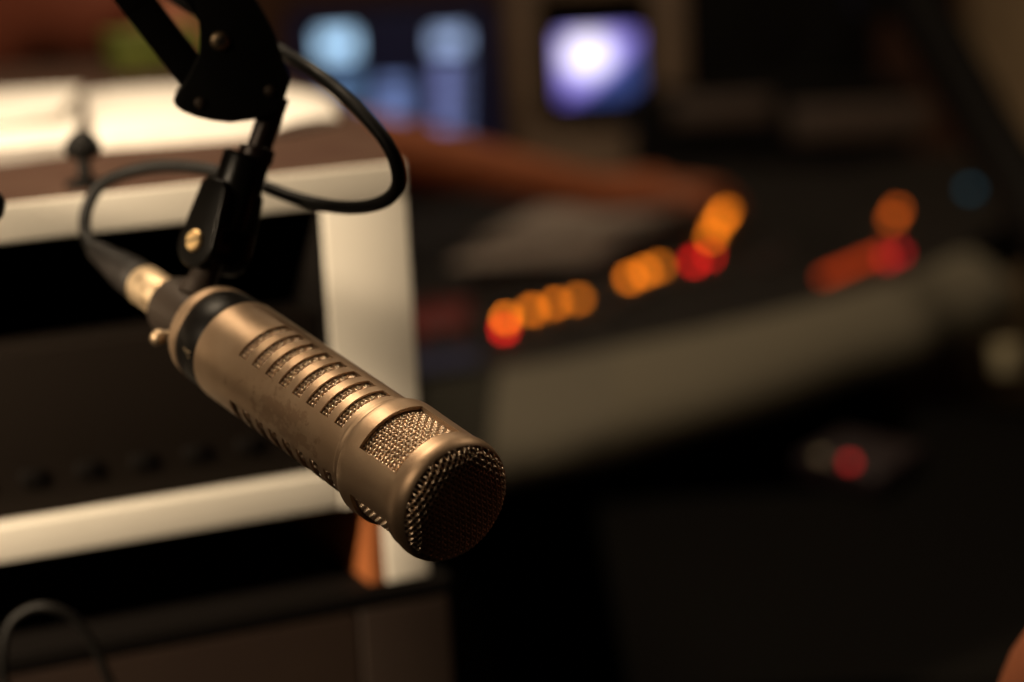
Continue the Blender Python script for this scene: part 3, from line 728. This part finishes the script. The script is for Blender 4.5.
def display(name, label, cat, x0, y0, x1, y1, d, bez=.012, thick=.03, mscreen=None, bezel_m=None, stand=True, deskz=.68):
    a = P(x0, y0, d); c = P(x1, y1, d); cx = (a.x+c.x)/2; cyy = (a.y+c.y)/2; W = c.x-a.x; z1 = (P((x0+x1)/2, y0, d)).z; z0 = (P((x0+x1)/2, y1, d)).z
    r = empty(name, (cx, cyy, deskz), label, cat)
    b = MB(); b.box((cx, cyy+thick/2+.002, (z0+z1)/2), (W+2*bez, thick, z1-z0+2*bez)); b.build('bezel', bezel_m or M['dark'], r, bevel=.004)
    b = MB(); b.box((cx, cyy, (z0+z1)/2), (W, .004, z1-z0)); s = b.build('screen', mscreen, r)
    if stand:
        b = MB(); b.box((cx, cyy+thick+.01, (deskz+z0)/2+.02), (.05, .02, z0-deskz+.04)); b.box((cx, cyy+.03, deskz+.006), (.18, .13, .012)); b.build('stand', M['dark'], r, bevel=.002)
    return r, cx, cyy, z0, z1, W, s
sm = mat('dark_screen', (.006, .006, .01), .3, emit=(.05, .05, .16), es=.06)
r, cx, cyy, z0, z1, W, scr = display('computer_monitor', 'black computer monitor showing pale blue windows behind the reaching arm', 'monitor', 292, 8, 500, 158, 3.7, mscreen=sm)
def pane(x0, y0, x1, y1, col, es, name='window_panel'):
    a = onplane(x0, y0, Vector((cx, cyy-.003, 0)), Vector((0, -1, 0))); c = onplane(x1, y1, Vector((cx, cyy-.003, 0)), Vector((0, -1, 0)))
    b = MB(); b.box(((a.x+c.x)/2, cyy-.003, (a.z+c.z)/2), (abs(c.x-a.x), .001, abs(a.z-c.z))); b.build(name, mat('lit_panel', (.02, .02, .03), .4, emit=col, es=es), scr)
pane(318, 33, 356, 56, (.45, .72, 1.0), 1.5)
pane(432, 32, 466, 50, (.45, .60, .95), 1.0)
for k in range(4): pane(328, 70+k*15, 362, 77+k*15, (.16, .30, .55), .75)
for k in range(4): pane(380, 82+k*13, 408, 90+k*13, (.28, .40, .85), .75)
for k in range(6): pane(436, 62+k*14, 452, 70+k*14, (.33, .38, .85), .85)
for k in range(6): pane(455, 64+k*14, 466, 69+k*14, (.3, .38, .75), .7)
# beige shelf unit with the small television
sh = empty('beige_shelf_unit', tuple(P(600, 150, 3.85)), 'beige wooden shelf unit framing the bright small television', 'shelf')
def shp(x0, y0, x1, y1, name, dd=.30, d=3.72, m=M['beige']):
    a = P(x0, (y0+y1)/2, d); c = P(x1, (y0+y1)/2, d); z1_ = P((x0+x1)/2, y0, d).z; z0_ = P((x0+x1)/2, y1, d).z
    b = MB(); b.box(((a.x+c.x)/2, (a.y+c.y)/2+dd/2, (z0_+z1_)/2), (c.x-a.x, dd, z1_-z0_)); b.build(name, m, sh, bevel=.002)
shp(512, -60, 538, 190, 'upright'); shp(655, -60, 686, 190, 'upright'); shp(538, 130, 655, 190, 'plinth', m=M['beige']); shp(538, -60, 655, -8, 'top_panel')
shp(538, -10, 655, 130, 'back_panel', dd=.02, d=4.0, m=M['dark_brown'])
r2 = display('small_television', 'small television with a glowing white and violet picture in the beige shelf unit', 'television', 558, 32, 640, 99, 3.70, bez=.016, thick=.05, mscreen=screen_mat('tv_picture', 'tv'), stand=False, deskz=P(600, 130, 3.7).z)
# feet of the television
b = MB(); zf = P(600, 130, 3.72).z; t0 = P(600, 103, 3.7); b.box((t0.x, t0.y+.03, (zf+t0.z)/2-.004), (.10, .05, abs(t0.z-zf)+.01)); b.build('stand', M['dark'], r2[0], bevel=.002)
# folders in front of the shelf
def slab(name, label, cat, px, z, h, m, part='cover'):
    q = [onz(x, y, z) for x, y in px]; c = sum(q, Vector())/4; r = empty(name, tuple(c), label, cat)
    b = MB(); b.prism(q, (0, 0, h)); b.build(part, m, r, bevel=.001); return r
slab('lilac_box', 'low pale lilac box in front of the small television', 'box', [(520, 186), (640, 176), (652, 152), (512, 158)], .681, .045, M['lilac'], 'box_body')
slab('blue_notebook', 'blue notebook on the desk just above the reaching hand', 'notebook', [(575, 206), (650, 198), (655, 184), (580, 188)], .681, .012, M['blue_card'])
# black loudspeaker and equipment arm on the right
sp = empty('studio_loudspeaker', tuple(P(780, 60, 3.6)), 'large black studio loudspeaker above the meter bridge', 'loudspeaker')
c = P(775, 20, 3.6)
b = MB(); b.box((c.x+.02, c.y+.12, 1.02), (.29, .22, .42)); b.build('housing', M['dark'], sp, bevel=.006)
for (z, r) in ((.95, .10), (1.13, .035)):
    b = MB(); b.lathe([(0, r), (.008, r), (.010, r*.9), (-.004, r*.5), (-.002, .001)], 28, Vector((c.x, c.y+.012, z)), Vector((1, 0, 0)), Vector((0, 0, 1)), Vector((0, -1, 0))); b.build('driver', M['black_satin'], sp, smooth=True)
b = MB(); b.box((c.x, c.y+.12, .745), (.24, .2, .13)); b.build('stand', M['dark'], sp, bevel=.003)
ea = empty('equipment_stand', tuple(P(1040, 280, 2.3)), 'thick black diagonal stand arm crossing in front of the tan wall strip', 'stand')
b = MB(); b.sweep([P(860, -90, 2.5), P(930, 25, 2.45), P(985, 125, 2.4), P(1060, 245, 2.3)], .030, 20); b.build('arm_tube', M['dark'], ea, smooth=True, split=60)
b = MB(); b.sweep([P(1060, 245, 2.3), Vector((P(1060, 245, 2.3).x+.06, P(1060, 245, 2.3).y, .02))], [.032, .026], 20); b.build('stand_pole', M['dark'], ea, smooth=True, split=60)
b = MB(); b.lathe([(0, .16), (.012, .16), (.02, .05), (.022, .03)], 32, (P(1060, 245, 2.3).x+.06, P(1060, 245, 2.3).y, 0)); b.build('stand_base', M['dark'], ea, smooth=True)
b = MB(); q = P(900, -30, 2.47); b.box(q, (.10, .08, .10)); b.build('clamp_block', M['dark'], ea, bevel=.01)

# ------------------------------------------------------------------ low table on the right with small devices
tz = .66
tb = empty('side_table', (.42, 1.75, 0), 'black side table in the dark foreground below the grey armrest', 'table')
b = MB(); b.prism([(x, y, tz-.0305) for x, y in ((.07, 1.55), (.81, 1.55), (.81, 2.05), (.555, 2.05), (.555, 2.33), (.42, 2.33), (.33, 2.05), (.07, 2.05))], (0, 0, .03)); b.build('table_top', mat('table_black', (.004, .0035, .003), .8, spec=.03), tb, bevel=.004)
for x in (.11, .77):
    for y in (1.59, 2.01): b = MB(); b.box((x, y, (tz-.0305)/2), (.04, .04, tz-.0305)); b.build('leg', M['dark'], tb, bevel=.002)
def tabbed(x, y, z=tz): return onz(x, y, z)
dv = empty('intercom_box', tuple(tabbed(850, 480)), 'small dark intercom box with one red light on the black side table', 'intercom')
q = [tabbed(795, 478), tabbed(880, 500), tabbed(925, 468), tabbed(845, 450)]
b = MB(); b.prism(q, (0, 0, .022)); b.build('housing', mat('plum_plastic', (.013, .006, .008), .5), dv, bevel=.003)
for x, y, m in ((850, 463, mat('dim_red_lamp', (.3, .02, .02), .4, emit=(1, .03, .03), es=1.1)), (821, 458, M['cream'])):
    p = onz(x, y, tz+.024); b = MB(); b.lathe([(-.002, .0042), (.003, .004), (.0045, .002), (.0046, .0001)], 18, p); b.build('indicator_lamp' if y == 463 else 'push_button', m, dv, smooth=True)
cu = tabbed(1006, 370)
pot = empty('small_pale_pot', tuple(cu), 'small pale pot at the right edge of the black side table', 'pot')
b = MB(); b.lathe([(0, .011), (.001, .013), (.026, .015), (.028, .015), (.028, .0125), (.006, .011), (.006, .0005)], 24, cu); b.build('pot_body', M['cream'], pot, smooth=True)
# ------------------------------------------------------------------ foreground cable loop, bottom left
b = MB(); b.sweep(catmull([Vector((-.30, 1.06, .01)), Vector((-.27, 1.09, .4)), P(14, 760, 1.17), P(6, 700, 1.165), P(3, 655, 1.16), P(10, 625, 1.16), P(30, 609, 1.16), P(52, 608, 1.16), P(75, 620, 1.165), P(92, 642, 1.17), P(104, 668, 1.175), P(114, 700, 1.18), P(120, 770, 1.18), Vector((-.21, 1.10, .4)), Vector((-.20, 1.02, .01))], 8), .0024, 12)
o = b.build('loose_cable', M['cable'], None, smooth=True, split=60); tag(o, 'thin black loose cable arching up at the bottom left in front of the desk', 'cable')
b = MB(); k0 = P(-14, 206, 1.02); b.sweep([k0, P(-2, 208, 1.02), P(3, 209, 1.02)], [.007, .007, .004], 18); b.sweep([Vector((-.90, .84, 1.40)), k0], .005, 14)
stn = empty('microphone_stand', (-.90, .84, 0), 'black stand rod with only its knobbed tip poking in at the left edge', 'stand')
b.build('boom_rod', M['black_satin'], stn, smooth=True, split=60)
b = MB(); b.sweep([(-.90, .84, .012), (-.90, .84, 1.42)], .010, 16); b.build('pole', M['black_satin'], stn, smooth=True)
b = MB(); b.lathe([(0, .13), (.010, .13), (.016, .05), (.03, .014)], 32, (-.90, .84, 0)); b.build('base', M['black_satin'], stn, smooth=True)
# green box behind the magazine
gp = P(156, 74, 1.96); gx = empty('green_box', (gp.x, gp.y, zt1), 'small green box behind the open magazine on the brown cabinet top', 'box')
b = MB(); b.box((gp.x, gp.y, zt1+.013), (.074, .05, .026), RC); b.build('box_body', M['green'], gx, bevel=.002)
b = MB(); b.box((gp.x, gp.y, zt1+.0295), (.077, .053, .006), RC); b.build('lid', M['green'], gx, bevel=.0015)
# chair of the seated person
ch = empty('office_chair', (-.74, 2.62, 0), 'dark office chair under the person in the rust shirt', 'chair')
b = MB(); b.box((-.70, 2.62, .385), (.48, .46, .07)); b.build('seat', M['black_cloth'], ch, bevel=.03)
b = MB(); b.box((-.98, 2.55, .78), (.06, .42, .5)); b.build('backrest', M['black_cloth'], ch, bevel=.025)
b = MB(); b.sweep([(-.74, 2.62, .05), (-.74, 2.62, .36)], .03, 16); b.build('column', M['dark'], ch, smooth=True)
for k in range(5):
    a = 2*math.pi*k/5; b = MB(); b.sweep([(-.74, 2.62, .08), (-.74+.28*math.cos(a), 2.62+.28*math.sin(a), .045)], [.022, .018], 10); b.build('base_spoke', M['dark'], ch, smooth=True)
# second person near the lower right corner: elbow at the frame
eb = P(1036, 722, 1.10)
person('person', (.60, 1.00, .56), (.58, 1.0, 1.00), (.57, 1.0, 1.22), (.56, 1.0, 1.38), (0, 1, 0),
       [(.74, 1.0, 1.12), (.82, 1.02, .84), (.70, 1.24, .69), (.66, 1.30, .675)],
       [(.45, 1.0, 1.04), tuple(eb), (.46, 1.20, .70), (.52, 1.25, .69)],
       [(.69, 1.06, .50), (.70, 1.42, .50), (.70, 1.40, .09), (.70, 1.48, .05)],
       [(.51, 1.06, .50), (.50, 1.42, .50), (.50, 1.40, .09), (.50, 1.48, .05)],
       'person at the lower right corner, only a bare elbow showing', M['black_cloth'], M['jeans'], None)
st = empty('stool', (.60, 1.0, 0), 'black stool under the person at the lower right', 'stool')
b = MB(); b.lathe([(.33, .17), (.335, .19), (.36, .19), (.37, .17), (.3701, .001)], 32, (.60, 1.0, 0)); b.build('seat', M['black_cloth'], st, smooth=True)
for k in range(4):
    a = math.pi/4+math.pi/2*k; b = MB(); b.sweep([(.60+.12*math.cos(a), 1.0+.12*math.sin(a), .33), (.60+.2*math.cos(a), 1.0+.2*math.sin(a), .0)], .014, 10); b.build('leg', M['dark'], st, smooth=True)
